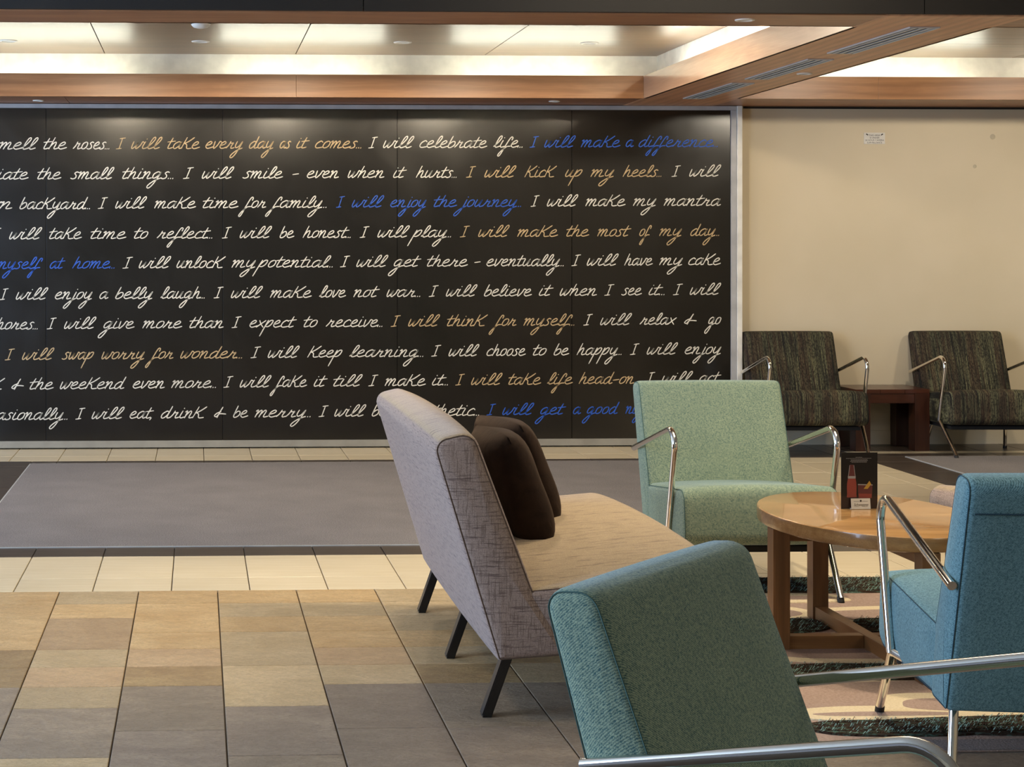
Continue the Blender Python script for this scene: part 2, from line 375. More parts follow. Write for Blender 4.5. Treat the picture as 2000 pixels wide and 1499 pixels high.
# black bulkhead face in sections with fine joints
xs=[XL,-1.4,.72,3.2,5.6,XR]
for a,b in zip(xs,xs[1:]): box('bulkhead_panel',(a+.002,7.10,2.445),(b-.002,7.125,3.1),M['blackpaint'],ceil)
box('bulkhead_core',(XL,7.13,2.50),(XR,7.20,3.1),M['blackpaint'],ceil)
BX0,BX1=3.04,3.69
def ceil_panel(a,b,y0,y1): box('ceiling_panel',(a+.003,y0,2.80),(b-.003,y1,2.825),M['ceil_wood'],ceil,.002)
px=[-.658+1.355*k for k in range(-3,3)]
px=[XL]+[p for p in px if p>XL+.1]+[3.30]
for a,b in zip(px,px[1:]): ceil_panel(a,b,7.21,YW)
rx=[3.44,4.7,5.9,7.2,8.4,XR]; ry=[7.21,9.6,10.9,YW]
for a,b in zip(rx,rx[1:]):
    for c,d in zip(ry,ry[1:]): ceil_panel(a,b,c+.003,d-.003)
# soffit boards and fascias of the coves
def soffit(n,lo,hi,m): box(n,lo,hi,m,ceil,.001)
for a,b in ((XL,-.9),(-.9,BX0)): soffit('soffit_board',(a+.002,11.07,2.44),(b-.002,YW-.001,2.458),M['soffit_wood'])
for a,b in ((BX1,6.5),(6.5,XR)): soffit('soffit_board',(a+.002,11.07,2.44),(b-.002,YW-.001,2.458),M['soffit_wood'])
for a,b in ((XL,-1.6),(-1.6,.665),(.665,BX0-.004)): soffit('fascia_board',(a+.0006,11.05,2.438),(b-.0006,11.072,2.592),M['orange_wood'])
for a,b in ((BX1+.01,4.66),(4.66,6.9),(6.9,XR)): soffit('fascia_board',(a+.0006,11.05,2.438),(b-.0006,11.072,2.592),M['orange_wood'])
for a,b in ((XL,-1),(-1,BX0)): soffit('soffit_board',(a+.002,7.126,2.44),(b-.002,7.49,2.458),M['soffit_wood'])
for a,b in ((BX1+.002,6),(6,XR)): soffit('soffit_board',(a,7.126,2.44),(b-.002,7.49,2.458),M['soffit_wood'])
for a,b in ((XL,BX0-.02),(BX1+.02,XR)): soffit('fascia_board',(a,7.47,2.44),(b,7.492,2.592),M['orange_wood'])
box('fascia_backing',(XL,11.0725,2.459),(XR,11.080,2.585),M['blackpaint'],ceil)
soffit('beam_board',(BX0,7.126,2.438),(BX1,11.65,2.458),M['beam_wood'])
soffit('beam_fascia',(BX0-.004,7.49,2.438),(BX0+.018,11.05,2.592),M['beam_side'])
soffit('beam_fascia',(BX1-.018,7.49,2.438),(BX1+.004,11.05,2.592),M['beam_wood'])
box('cove_riser',(3.30,7.21,2.458),(3.44,YW,2.80),M['white'],ceil)
box('cove_riser',(XL,7.205,2.458),(3.30,7.22,2.80),M['white'],ceil)
box('cove_riser',(3.44,7.205,2.458),(XR,7.22,2.80),M['white'],ceil)
box('cove_riser',(XL,YW-.004,2.458),(3.30,YW-.0005,2.80),M['white'],ceil)
box('cove_riser',(3.44,YW-.004,2.458),(XR,YW-.0005,2.80),M['white'],ceil)
box('wall_shadow_bead',(3.93,YW-.02,2.425),(XR,YW,2.437),M['blackpaint'],ceil)
# fluorescent battens hidden in the coves (they rest on the soffit boards)
BN=[0]
ORD=['leftmost','second','third','rightmost']
def batten(x,y,rz,L,lab):
    o=thing('fluorescent_batten',lab,'light',(x,y,2.458),rz,'fluorescent battens in the ceiling cove')
    box('housing',(-L/2,-.02,0),(L/2,.02,.085),M['white'],o,.002)
    tube('tube',[(-L/2+.01,0,.100),(L/2-.01,0,.100)],.013,M['glow'],o,n=8)
for x,q in zip((-2.6,-.8,1.0,2.6),('leftmost','second from left','second from right','rightmost')): batten(x,7.36,0,1.0,'%s fluorescent tube in the near cove behind the black bulkhead'%q)
for x,q in zip((-2.80,-1.04,.73,2.36),('leftmost','second from left','second from right','rightmost')): batten(x,11.42,0,1.16,'%s fluorescent tube hidden in the cove above the mural'%q)
for x,q in zip((4.95,6.7,8.4),('leftmost','middle','rightmost')): batten(x,11.42,0,1.25,'%s fluorescent tube in the cove above the beige wall'%q)
for y,q in zip((8.3,9.55,10.6),('nearest','middle','farthest')): batten(3.18,y,90,1.1 if y<10 else .8,'%s fluorescent tube on the left ledge of the timber beam'%q)
for y,q in zip((8.3,9.55,10.6),('nearest','middle','farthest')): batten(3.56,y,90,1.1 if y<10 else .8,'%s fluorescent tube on the right ledge of the timber beam'%q)

# ------------------------------------------------------------------ floor tiles
PW=.324; X0=.082
def tile_mesh(w,d,mat,g=.0035):
    bm=bmesh.new(); a=w/2-g; b=d/2-g; c=.0018; z0,z1=-.010,0
    lo=[bm.verts.new((x,y,z0)) for x,y in ((-a,-b),(a,-b),(a,b),(-a,b))]
    md=[bm.verts.new((x,y,z1-c)) for x,y in ((-a,-b),(a,-b),(a,b),(-a,b))]
    up=[bm.verts.new((x,y,z1)) for x,y in ((-a+c,-b+c),(a-c,-b+c),(a-c,b-c),(-a+c,b-c))]
    for q,r in ((lo,md),(md,up)):
        for i in range(4): bm.faces.new((q[i],q[(i+1)%4],r[(i+1)%4],r[i]))
    bm.faces.new(up)
    bmesh.ops.recalc_face_normals(bm,faces=bm.faces)
    me=bpy.data.meshes.new('tile'); bm.to_mesh(me); bm.free(); me.materials.append(mat); return me
TM={}
def put(kind,xa,xb,ya,yb,mat,nm,gap=.0025):
    w=round(xb-xa,3); d=round(yb-ya,3); key=(kind,w,d)
    if key not in TM: TM[key]=tile_mesh(w,d,mat,gap)
    o=bpy.data.objects.new(nm,TM[key]); COL.objects.link(o); o.parent=FL; o.location=((xa+xb)/2,(ya+yb)/2,random.uniform(-.0006,.0)); return o
# sandstone tiles, mixed full and half lengths
YS=6.755; RD=.2463
pat={-3:[1,1,2,1,1,2,2,2],-2:[1,1,1,1,1,1,1,1],-1:[1,2,1,1,1,2,2],0:[1,1,1,1,1,1,2,2],1:[1,1,1,1,1,1,2,2],2:[1,1,1,1,1,1,2,2],3:[1,1,2,1,1,2,2,2]}
pat[-2]=[1,1,2,1,1,1,2,2]; pat[-1]=[1,2,1,1,1,2,2,2]; pat[0]=[1,1,1,2,2,2,2]; 
tone={}
for c in range(-7,9):
    seq=list(pat.get(c,[]))
    r=0; ya=YS
    while ya>3.1:
        n=seq.pop(0) if seq else random.choice([1,2,2])
        yb=ya-n*RD
        far=ya>5.3
        mi=random.choice([0,0,1,0,3] if ya>5.9 else [5,1,5,5,3] if far else [2,4,2,4,2,1])  # gold to grey by row: tile colour mixed with painted light falloff
        put('s%d'%mi,X0+(c)*PW,X0+(c+1)*PW,yb,ya,M['stone'][mi],'stone_tile',.0022)
        ya=yb
# cream bands
def field(nm,mat,xa,xb,rows,x_off=X0-.19,gap=.0022):
    k0=math.floor((xa-x_off)/PW); x=x_off+k0*PW
    while x<xb-.001:
        a=max(x,xa); b=min(x+PW,xb)
        if b-a>.03:
            for ya,yb in rows: put(nm,a,b,ya,yb,mat,nm,gap)
        x+=PW
field('cream_tile',M['cream'],-2.4,6.0,[(YS,7.02),(7.02,7.52)])
field('dark_tile',M['dark'],-2.4,6.0,[(7.52,7.75)])
field('cream_tile',M['cream'],-2.4,3.7,[(10.94,11.19),(11.19,YW)],x_off=X0-.04)
field('dark_tile',M['dark'],-1.10,3.32,[(10.80,10.94)],x_off=X0-.04)
yr=[7.75+.49*k for k in range(7)]+[10.94]
field('dark_tile',M['dark'],-2.4,-1.10,list(zip(yr,yr[1:])),x_off=-1.10)
field('dark_tile',M['dark'],3.0,3.32,list(zip(yr,yr[1:])),x_off=3.0)
field('cream_tile',M['cream'],3.32,4.47,list(zip(yr,yr[1:])),x_off=3.32)
field('dark_tile',M['dark'],4.47,4.80,list(zip(yr,yr[1:])),x_off=4.47)
field('dark_tile',M['dark'],3.7,4.50,[(10.94,11.3),(11.3,YW)],x_off=3.7)
field('cream_tile',M['cream'],4.50,6.6,[(11.14,11.26)],x_off=4.5)
field('dark_tile',M['dark'],4.50,6.6,[(10.96,11.14),(11.26,YW)],x_off=4.5)
# recessed carpet mats with metal edge
def floor_mat(xa,xb,ya,yb,lab):
    o=thing('floor_mat',lab,'mat',((xa+xb)/2,(ya+yb)/2,-.01))
    a=(xb-xa)/2; b=(yb-ya)/2
    box('carpet',(-a+.008,-b+.008,0),(a-.008,b-.008,.014),M['mat'],o,.002)
    for lo,hi in (((-a,-b,0),(a,-b+.007,.0135)),((-a,b-.007,0),(a,b,.0135)),((-a,-b+.007,0),(-a+.007,b-.007,.0135)),((a-.007,-b+.007,0),(a,b-.007,.0135))): box('edge_strip',lo,hi,M['aluminium'],o)
floor_mat(-1.10,3.0,7.75,10.80,'long grey carpet entrance mat set in the floor in front of the black mural')
floor_mat(4.80,8.4,7.75,10.95,'grey carpet mat in front of the striped chairs by the beige wall')

# ------------------------------------------------------------------ mural board
MB=thing('mural_board','huge black wall mural with handwritten white, tan and blue sentences','mural',(0,0,0))
bx=[-4.0,-2.313,-1.068,.177,1.418,2.669,3.816]
for a,b in zip(bx,bx[1:]): box('black_panel',(a+.0018,11.60,.058),(b-.0018,11.62,2.406),M['board'],MB,.001)
box('backing',(-4.0,11.622,.05),(3.85,YW-.006,2.42),M['blackpaint'],MB)
box('frame_bar',(-4.0,11.588,2.406),(3.855,YW-.006,2.436),M['frame'],MB,.002)
box('frame_bar',(-4.0,11.588,.010),(3.816,YW-.006,.058),M['skirt'],MB,.002)
box('frame_bar',(3.816,11.588,.010),(3.855,YW-.006,2.4055),M['frame'],MB,.002)
struct(box('trim_9',(3.857,11.575,0),(3.893,YW,2.437),M['white'],None,.003))
G={
'a':(.9,[[(.62,.85),(.4,1.0),(.1,.7),(.08,.2),(.3,0),(.55,.35),(.66,.97),(.62,.3),(.72,0),(.95,.15)]]),
'b':(.75,[[(.12,1.65),(.08,.8),(.1,.1),(.35,0),(.62,.35),(.55,.82),(.3,.85),(.1,.5)]]),
'c':(.7,[[(.58,.82),(.38,1.0),(.1,.68),(.08,.2),(.3,0),(.75,.12)]]),
'd':(.9,[[(.58,.85),(.38,1.0),(.08,.6),(.1,.1),(.32,0),(.55,.4),(.62,1.0),(.66,1.68)],[(.66,1.68),(.6,.3),(.7,0),(.95,.12)]]),
'e':(.74,[[(.05,.4),(.4,.58),(.5,.85),(.33,1.0),(.1,.72),(.06,.25),(.28,0),(.52,.06),(.8,.22)]]),
'f':(.62,[[(.5,1.05),(.5,1.4),(.34,1.5),(.22,1.1),(.1,0),(.02,-.9),(-.08,-1.3),(-.22,-1.2),(-.16,-.8),(.1,-.2),(.3,.1),(.62,.15)]]),
'g':(.9,[[(.6,.85),(.38,1.0),(.1,.68),(.12,.15),(.33,.1),(.56,.5),(.66,1.0),(.58,.2),(.44,-.8),(.24,-1.35),(.04,-1.28),(.06,-.9),(.4,-.3),(.8,.05),(.95,.1)]]),
'h':(.82,[[(.14,1.65),(.06,0)],[(.06,.3),(.25,.85),(.44,.98),(.5,.65),(.48,.15),(.6,0),(.88,.14)]]),
'i':(.46,[[(.12,1.0),(.07,.3),(.2,0),(.5,.14)],[(.13,1.36),(.14,1.42)]]),
'j':(.5,[[(.3,1.0),(.25,.1),(.12,-.8),(-.08,-1.35),(-.28,-1.25),(-.2,-.85),(.15,-.25),(.52,.08)],[(.3,1.36),(.31,1.42)]]),
'k':(.95,[[(.12,1.6),(.0,0)],[(.82,1.6),(.45,1.05),(.1,.72)],[(.12,.74),(.38,.55),(.55,.02),(.98,.06)]]),
'l':(.55,[[(.0,.1),(.25,.65),(.42,1.3),(.36,1.65),(.2,1.5),(.12,.7),(.15,.1),(.32,0),(.6,.18)]]),
'm':(1.15,[[(-.05,.85),(.1,1.0),(.1,0)],[(.1,.3),(.3,.95),(.44,.85),(.42,0)],[(.42,.3),(.64,.97),(.8,.82),(.77,.15),(.88,0),(1.15,.12)]]),
'n':(.84,[[(-.05,.85),(.1,1.0),(.1,0)],[(.1,.3),(.32,.95),(.5,.85),(.47,.15),(.58,0),(.86,.12)]]),
'o':(.72,[[(.38,1.0),(.12,.78),(.08,.2),(.3,0),(.56,.25),(.58,.8),(.38,1.0)]]),
'p':(.78,[[(.12,1.0),(.05,.2),(-.05,-1.3)],[(.05,.2),(.3,.92),(.58,.95),(.55,.4),(.33,.08),(.08,.12)]]),
'r':(.8,[[(.0,.05),(.16,.5),(.22,1.0)],[(.2,.78),(.4,.74),(.54,.8),(.46,.35),(.52,0),(.82,.12)]]),
's':(.62,[[(.5,.9),(.32,1.0),(.16,.78),(.36,.5),(.42,.15),(.2,-.02),(-.02,.08)]]),
't':(.56,[[(.22,1.52),(.12,.3),(.22,0),(.56,.14)],[(-.12,.95),(.58,1.08)]]),
'u':(.84,[[(.08,1.0),(.05,.3),(.2,0),(.42,.28),(.55,1.0),(.5,.2),(.62,0),(.86,.12)]]),
'v':(.7,[[(.05,1.0),(.12,.2),(.24,0),(.46,.5),(.55,1.0),(.75,.9)]]),
'w':(.95,[[(.02,1.0),(.06,.2),(.2,0),(.38,.45),(.45,.9),(.42,.2),(.55,0),(.76,.45),(.82,1.0),(1.0,.85)]]),
'x':(.78,[[(.06,.97),(.3,.5),(.66,0)],[(.66,.97),(.3,.45),(.0,0)]]),
'y':(.82,[[(.08,1.0),(.06,.4),(.22,.1),(.46,.35),(.62,1.0),(.56,.2),(.42,-.8),(.2,-1.35),(.0,-1.25),(.06,-.85),(.4,-.3),(.85,.05)]]),
'I':(.7,[[(.3,1.52),(.3,.02)],[(.02,1.46),(.62,1.56)],[(-.02,-.04),(.56,.04)]]),
'&':(1.0,[[(.42,1.5),(.34,.8),(.3,-.02)],[(.42,.85),(.1,.6),(-.02,.25),(.2,.12),(.34,.5),(.6,.55),(1.0,.5)]]),
'-':(.7,[[(.05,.48),(.6,.6)]]),
'.':(.2,[[(.04,-.02),(.06,.06)]]),
',':(.3,[[(.1,.05),(.02,-.25)]]),
"'":(.3,[[(.15,1.6),(.12,1.3)]]),
}
def catmull(P,seg=4):
    if len(P)<3: return [P[0]]+[((P[0][0]*(1-t)+P[1][0]*t),(P[0][1]*(1-t)+P[1][1]*t)) for t in (.5,1)]
    Q=[P[0]]+list(P)+[P[-1]]; out=[P[0]]
    for i in range(1,len(Q)-2):
        p0,p1,p2,p3=Q[i-1:i+3]
        for k in range(1,seg+1):
            t=k/seg
            out.append(tuple(.5*((2*p1[j])+(-p0[j]+p2[j])*t+(2*p0[j]-5*p1[j]+4*p2[j]-p3[j])*t*t+(-p0[j]+3*p1[j]-3*p2[j]+p3[j])*t**3) for j in (0,1)))
    return out
XH=.0485
def word_strokes(txt):
    x=0; st=[]
    dots=txt.endswith('...')
    for ch in txt:
        adv,ss=G[ch]
        for s in ss: st.append([(x+p[0]+.31*p[1],p[1]) for p in s])
        x+=adv
    return st
def write_word(bm,txt,xa,xb,z,hw):
    st=word_strokes(txt); lo=min(p[0] for s in st for p in s if p[1]>-.3 or len(txt)<3); hi=max(p[0] for s in st for p in s if p[1]>-.3)
    sx=(xb-xa)/(hi-lo)
    for si,s in enumerate(st):
        yy=11.5992-.00006*(si%12)
        C=catmull(s); C=[(xa+(p[0]-lo)*sx, z+p[1]*XH) for p in C]
        dot=len(s)==2 and abs(s[0][1]-s[1][1])<.12 and abs(s[0][0]-s[1][0])<.1
        h=hw*(.85 if dot else 1); L=[];R=[]
        for i,p in enumerate(C):
            a=C[max(i-1,0)]; b=C[min(i+1,len(C)-1)]; dx,dz=b[0]-a[0],b[1]-a[1]; n=math.hypot(dx,dz) or 1
            ux,uz=dx/n,dz/n; ex=(-h*.6 if i==0 else h*.6 if i==len(C)-1 else 0)
            hh=h*(.7 if i in(0,len(C)-1) else 1)
            L.append(bm.verts.new((p[0]-uz*hh+ux*ex,yy,p[1]+ux*hh+uz*ex))); R.append(bm.verts.new((p[0]+uz*hh+ux*ex,yy,p[1]-ux*hh+uz*ex)))
        for i in range(len(C)-1): bm.faces.new((L[i],L[i+1],R[i+1],R[i]))
WORDS='''w smell -1.455 -1.125 2.116|w the -1.082 -0.924 2.118|w roses... -0.877 -0.625 2.119|t I -0.574 -0.510 2.121|t will -0.466 -0.253 2.122|t take -0.210 0.014 2.123|t every 0.058 0.319 2.125|t day 0.366 0.537 2.127|t as 0.584 0.660 2.128|t it 0.704 0.791 2.129|t comes... 0.835 1.159 2.130|w I 1.214 1.276 2.132|w will 1.320 1.535 2.133|w celebrate 1.579 2.059 2.135|w life... 2.107 2.312 2.138|b I 2.368 2.430 2.140|b will 2.474 2.692 2.140|b make 2.736 3.016 2.142|b a 3.060 3.112 2.144|b difference... 3.153 3.719 2.145
w appreciate -1.780 -1.193 1.905|w the -1.125 -0.963 1.906|w small -0.895 -0.592 1.908|w things... -0.528 -0.174 1.910|w I -0.101 -0.029 1.913|w will 0.033 0.254 1.913|w smile 0.319 0.602 1.915|w - 0.675 0.715 1.917|w even 0.777 0.999 1.918|w when 1.068 1.323 1.920|w it 1.393 1.484 1.921|w hurts... 1.554 1.839 1.922|t I 1.912 1.978 1.925|t will 2.044 2.265 1.925|t kick 2.331 2.559 1.927|t up 2.625 2.743 1.929|t my 2.806 2.972 1.930|t heels... 3.038 3.312 1.931|w I 3.390 3.452 1.933|w will 3.519 3.742 1.934
w own -1.565 -1.308 1.696|w backyard... -1.251 -0.762 1.696|w I -0.701 -0.636 1.700|w will -0.578 -0.362 1.701|w make -0.304 -0.014 1.702|w time 0.040 0.286 1.704|w for 0.333 0.482 1.706|w family... 0.529 0.911 1.707|b I 0.984 1.042 1.710|b will 1.097 1.320 1.711|b enjoy 1.371 1.623 1.712|b the 1.682 1.843 1.714|b journey... 1.876 2.301 1.715|w I 2.375 2.434 1.718|w will 2.493 2.710 1.719|w make 2.769 3.053 1.721|w my 3.112 3.275 1.723|w mantra 3.334 3.742 1.724
w I -1.434 -1.384 1.483|w will -1.323 -1.100 1.483|w take -1.042 -0.819 1.485|w time -0.751 -0.506 1.486|w to -0.445 -0.351 1.488|w reflect... -0.286 0.101 1.489|w I 0.174 0.239 1.491|w will 0.301 0.522 1.492|w be 0.584 0.682 1.493|w honest... 0.747 1.083 1.494|w I 1.152 1.217 1.496|w will 1.280 1.502 1.497|w play... 1.535 1.799 1.498|t I 1.868 1.934 1.500|t will 2.000 2.217 1.501|t make 2.279 2.566 1.502|t the 2.633 2.791 1.504|t most 2.854 3.094 1.505|t of 3.157 3.242 1.507|t my 3.301 3.460 1.508|t day... 3.527 3.730 1.509
b myself -1.419 -1.093 1.274|b at -1.039 -0.935 1.276|b home... -0.881 -0.589 1.277|w I -0.528 -0.459 1.278|w will -0.412 -0.192 1.279|w unlock -0.145 0.196 1.280|w my 0.243 0.410 1.283|w potential... 0.435 0.955 1.284|w I 1.013 1.079 1.287|w will 1.130 1.349 1.287|w get 1.396 1.586 1.289|w there 1.634 1.920 1.290|w - 1.971 2.011 1.292|w eventually... 2.059 2.607 1.292|w I 2.669 2.732 1.295|w will 2.780 3.001 1.296|w have 3.049 3.249 1.297|w my 3.301 3.467 1.299|w cake 3.512 3.742 1.300
w I -1.391 -1.333 1.057|w will -1.276 -1.057 1.058|w enjoy -1.003 -0.744 1.060|w a -0.690 -0.632 1.062|w belly -0.578 -0.318 1.062|w laugh... -0.260 0.047 1.064|w I 0.116 0.181 1.067|w will 0.239 0.457 1.067|w make 0.515 0.806 1.069|w love 0.864 1.050 1.071|w not 1.108 1.290 1.073|w war... 1.345 1.579 1.074|w I 1.645 1.711 1.076|w will 1.769 1.986 1.077|w believe 2.041 2.379 1.078|w it 2.437 2.533 1.081|w when 2.585 2.846 1.081|w I 2.905 2.972 1.083|w see 3.027 3.171 1.084|w it... 3.227 3.334 1.085|w I 3.401 3.467 1.086|w will 3.523 3.742 1.087
w chores... -1.462 -1.129 0.848|w I -1.060 -0.996 0.850|w will -0.938 -0.719 0.851|w give -0.661 -0.448 0.852|w more -0.387 -0.112 0.854|w than -0.054 0.181 0.855|w I 0.243 0.308 0.857|w expect 0.370 0.700 0.858|w to 0.755 0.849 0.860|w receive... 0.911 1.309 0.861|t I 1.374 1.440 0.863|t will 1.499 1.718 0.864|t think 1.777 2.063 0.865|t for 2.118 2.268 0.867|t myself... 2.324 2.684 0.868|w I 2.754 2.817 0.870|w will 2.876 3.097 0.871|w relax 3.160 3.423 0.873|w & 3.482 3.567 0.874|w go 3.627 3.745 0.875
t I -1.355 -1.290 0.632|t will -1.233 -1.014 0.633|t swap -0.956 -0.733 0.635|t worry -0.675 -0.376 0.636|t for -0.325 -0.174 0.638|t wonder... -0.119 0.312 0.640|w I 0.377 0.446 0.643|w will 0.500 0.718 0.643|w keep 0.780 1.024 0.645|w learning... 1.079 1.601 0.647|w I 1.663 1.729 0.651|w will 1.788 2.000 0.651|w choose 2.059 2.335 0.653|w to 2.393 2.485 0.655|w be 2.541 2.647 0.656|w happy... 2.706 3.024 0.657|w I 3.090 3.153 0.659|w will 3.212 3.430 0.660|w enjoy 3.486 3.745 0.662
w week -1.628 -1.358 0.423|w & -1.308 -1.226 0.423|w the -1.179 -1.017 0.424|w weekend -0.967 -0.506 0.426|w even -0.455 -0.235 0.429|w more... -0.184 0.127 0.431|w I 0.185 0.250 0.434|w will 0.301 0.518 0.434|w fake 0.555 0.773 0.436|w it 0.828 0.919 0.438|w till 0.966 1.166 0.439|w I 1.214 1.280 0.441|w make 1.331 1.619 0.441|w it... 1.671 1.777 0.444|t I 1.835 1.898 0.445|t will 1.949 2.166 0.446|t take 2.217 2.445 0.447|t life 2.493 2.673 0.449|t head-on... 2.721 3.145 0.451|w I 3.205 3.267 0.454|w will 3.319 3.538 0.455|w act 3.590 3.745 0.457
w occasionally... -1.570 -0.920 0.210|w I -0.859 -0.794 0.213|w will -0.744 -0.520 0.214|w eat, -0.477 -0.311 0.216|w drink -0.257 0.065 0.217|w & 0.119 0.199 0.219|w be 0.254 0.355 0.220|w merry... 0.406 0.798 0.221|w I 0.860 0.926 0.224|w will 0.973 1.192 0.225|w be 1.239 1.342 0.226|w empathetic... 1.396 2.000 0.227|b I 2.059 2.121 0.231|b will 2.173 2.393 0.232|b get 2.445 2.625 0.233|b a 2.680 2.732 0.235|b good 2.780 3.009 0.236|b night's 3.057 3.316 0.237|b sleep... 3.367 3.686 0.239'''
nmz={'w':'ink_w','t':'ink_t','b':'ink_b'}; lbl={'w':'white handwritten lettering','t':'tan handwritten lettering','b':'blue handwritten lettering'}
for line in WORDS.split('\n'):
    for w in line.split('|'):
        c,txt,xa,xb,z=w.split(' ')
        bm=bmesh.new(); write_word(bm,txt,float(xa),float(xb),float(z),.0037)
        o=finish('written_word',bm,M[nmz[c]],MB)
        if c!='w': o['label']=lbl[c]

# ------------------------------------------------------------------ fixtures in the ceiling
def disc(nm,lab,cat,x,y,z,r,lens,group=None,drop=.006):
    o=thing(nm,lab,cat,(x,y,z),0,group)
    bm=bmesh.new(); add_lathe(bm,[(r*.62,-.001),(r*.72,-drop),(r*.95,-drop*.8),(r,0),(r*.62,.0)],32); finish('trim_ring',bm,M['white'],o,True,35)
    bm=bmesh.new(); add_lathe(bm,[(0,-drop*.45),(r*.4,-drop*.45),(r*.66,-.001)],24); finish('lens',bm,lens,o,True)
    return o
M['lens']=plain('frosted_lens',lin(200,200,196),.3)
for x,y,l in ((-1.26,11.0,'leftmost'),(.02,10.99,'second from the left'),(1.375,10.98,'second from the right'),(2.636,10.97,'rightmost')):
    disc('downlight','%s of four round white downlights in the glowing ceiling bay'%l,'light',x,y-.03,2.80,.062,M['lens'],'downlights in the left ceiling bay')
disc('downlight','single round white disc light in the near timber strip under the black bulkhead','light',2.46,7.28,2.44,.045,M['lens'])
disc('recessed_sensor','small dark round sensor in the timber beam beside the middle air vent','sensor',3.55,9.46,2.438,.045,M['slotblack'])
disc('recessed_sensor','small round sensor under the far soffit above the right end of the mural','sensor',2.478,11.30,2.44,.04,M['slotblack'])
disc('recessed_sensor','small round sensor under the far soffit above the left end of the mural','sensor',-1.10,11.38,2.44,.04,M['slotblack'])
o=thing('smoke_detector','white domed smoke detector hanging from the timber ceiling bay','smoke detector',(.019,9.95,2.80))
bm=bmesh.new(); add_lathe(bm,[(0.0,0),(.066,0),(.068,-.012),(.062,-.018)],32); finish('base',bm,M['white'],o,True,35)
bm=bmesh.new(); add_lathe(bm,[(.060,-.018),(.058,-.030),(.044,-.044),(.020,-.05),(0,-.051)],32); finish('dome',bm,M['white'],o,True,60)
bm=bmesh.new(); add_lathe(bm,[(.0605,-.019),(.0612,-.022),(.0595,-.025)],32); finish('vent_band',bm,M['slotblack'],o,True)
for y0,y1,l in ((7.46,8.46,'nearest'),(8.73,9.75,'middle'),(9.99,11.01,'farthest')):
    o=thing('air_vent','%s of three aluminium linear air vents in the timber beam'%l,'air vent',(3.365,(y0+y1)/2,2.438),0,'linear air vents in the beam')
    h=(y1-y0)/2; w=.072
    box('slot_box',(-w+.004,-h+.004,-.0015),(w-.004,h-.004,.0),M['slotblack'],o)
    for x in (-w,w-.010): box('frame_edge',(x,-h,-.007),(x+.010,h,0),M['aluminium'],o,.0015)
    for y in (-h,h-.010): box('frame_edge',(-w+.010,y,-.007),(w-.010,y+.010,0),M['aluminium'],o,.0015)
    for x in (-.045,-.007,.031): box('blade',(x,-h+.010,-.0065),(x+.014,h-.010,-.002),M['aluminium'],o,.001)

# ------------------------------------------------------------------ text helper (flat printed lettering)
def text_mesh(name,body,size,loc,rot,mat,parent,shear=0,align='CENTER',sx=1):
    cu=bpy.data.curves.new(name,'FONT'); cu.body=body; cu.size=size; cu.shear=shear; cu.align_x=align; cu.extrude=.0001; cu.resolution_u=3
    ob=bpy.data.objects.new(name+'_curve',cu); COL.objects.link(ob)
    dg=bpy.context.evaluated_depsgraph_get(); me=bpy.data.meshes.new_from_object(ob.evaluated_get(dg)); bpy.data.objects.remove(ob)
    me.materials.clear(); me.materials.append(mat)
    o=bpy.data.objects.new(name,me); COL.objects.link(o); o.parent=parent; o.location=loc; o.rotation_euler=rot; o.scale=(sx,1,1)
    return o
M['print_dark']=plain('dark_print',lin(60,52,44),.7); M['sign_white']=plain('sign_card',lin(226,222,212),.5)
o=thing('wall_sign','small white camera surveillance notice on the beige wall','sign',(4.89,YW-.004,2.213))
box('plate',(-.077,-.001,-.041),(.077,.0035,.041),M['sign_white'],o,.0008)
for k,(s,sz) in enumerate((('THIS AREA',.0175),('IS UNDER',.0165),('24 HOUR CAMERA',.0165),('SURVEILLANCE',.0165))):
    text_mesh('lettering',s,sz,(0,-.0014,.016-k*.0175),(PI/2,0,0),M['print_dark'],o,sx=1.0)
for s in (-1,1):
    bm=bmesh.new(); add_bar(bm,(s*.062,-.0016,.031),(s*.047,-.0016,.023),.007,.0012,up=(0,1,0)); add_bar(bm,(s*.056,-.0016,.034),(s*.056,-.0016,.027),.003,.0012,up=(0,1,0)); finish('camera_symbol',bm,M['print_dark'],o)
M['patch']=plain('filler_patch',lin(190,178,152),.5)
for x,z,r,l in ((5.762,2.227,.020,'small round filler patch high on the beige wall right of the notice'),(5.63,2.012,.014,'smaller faint round filler patch lower on the beige wall')):
    bm=bmesh.new(); add_lathe(bm,[(0,.0012),(r*.8,.0012),(r,0)],20); p=finish('wall_plug',bm,M['patch'],None,True); p.location=(x,YW,z); p.rotation_euler=(PI/2,0,0); tag(p,l,'wall plug')

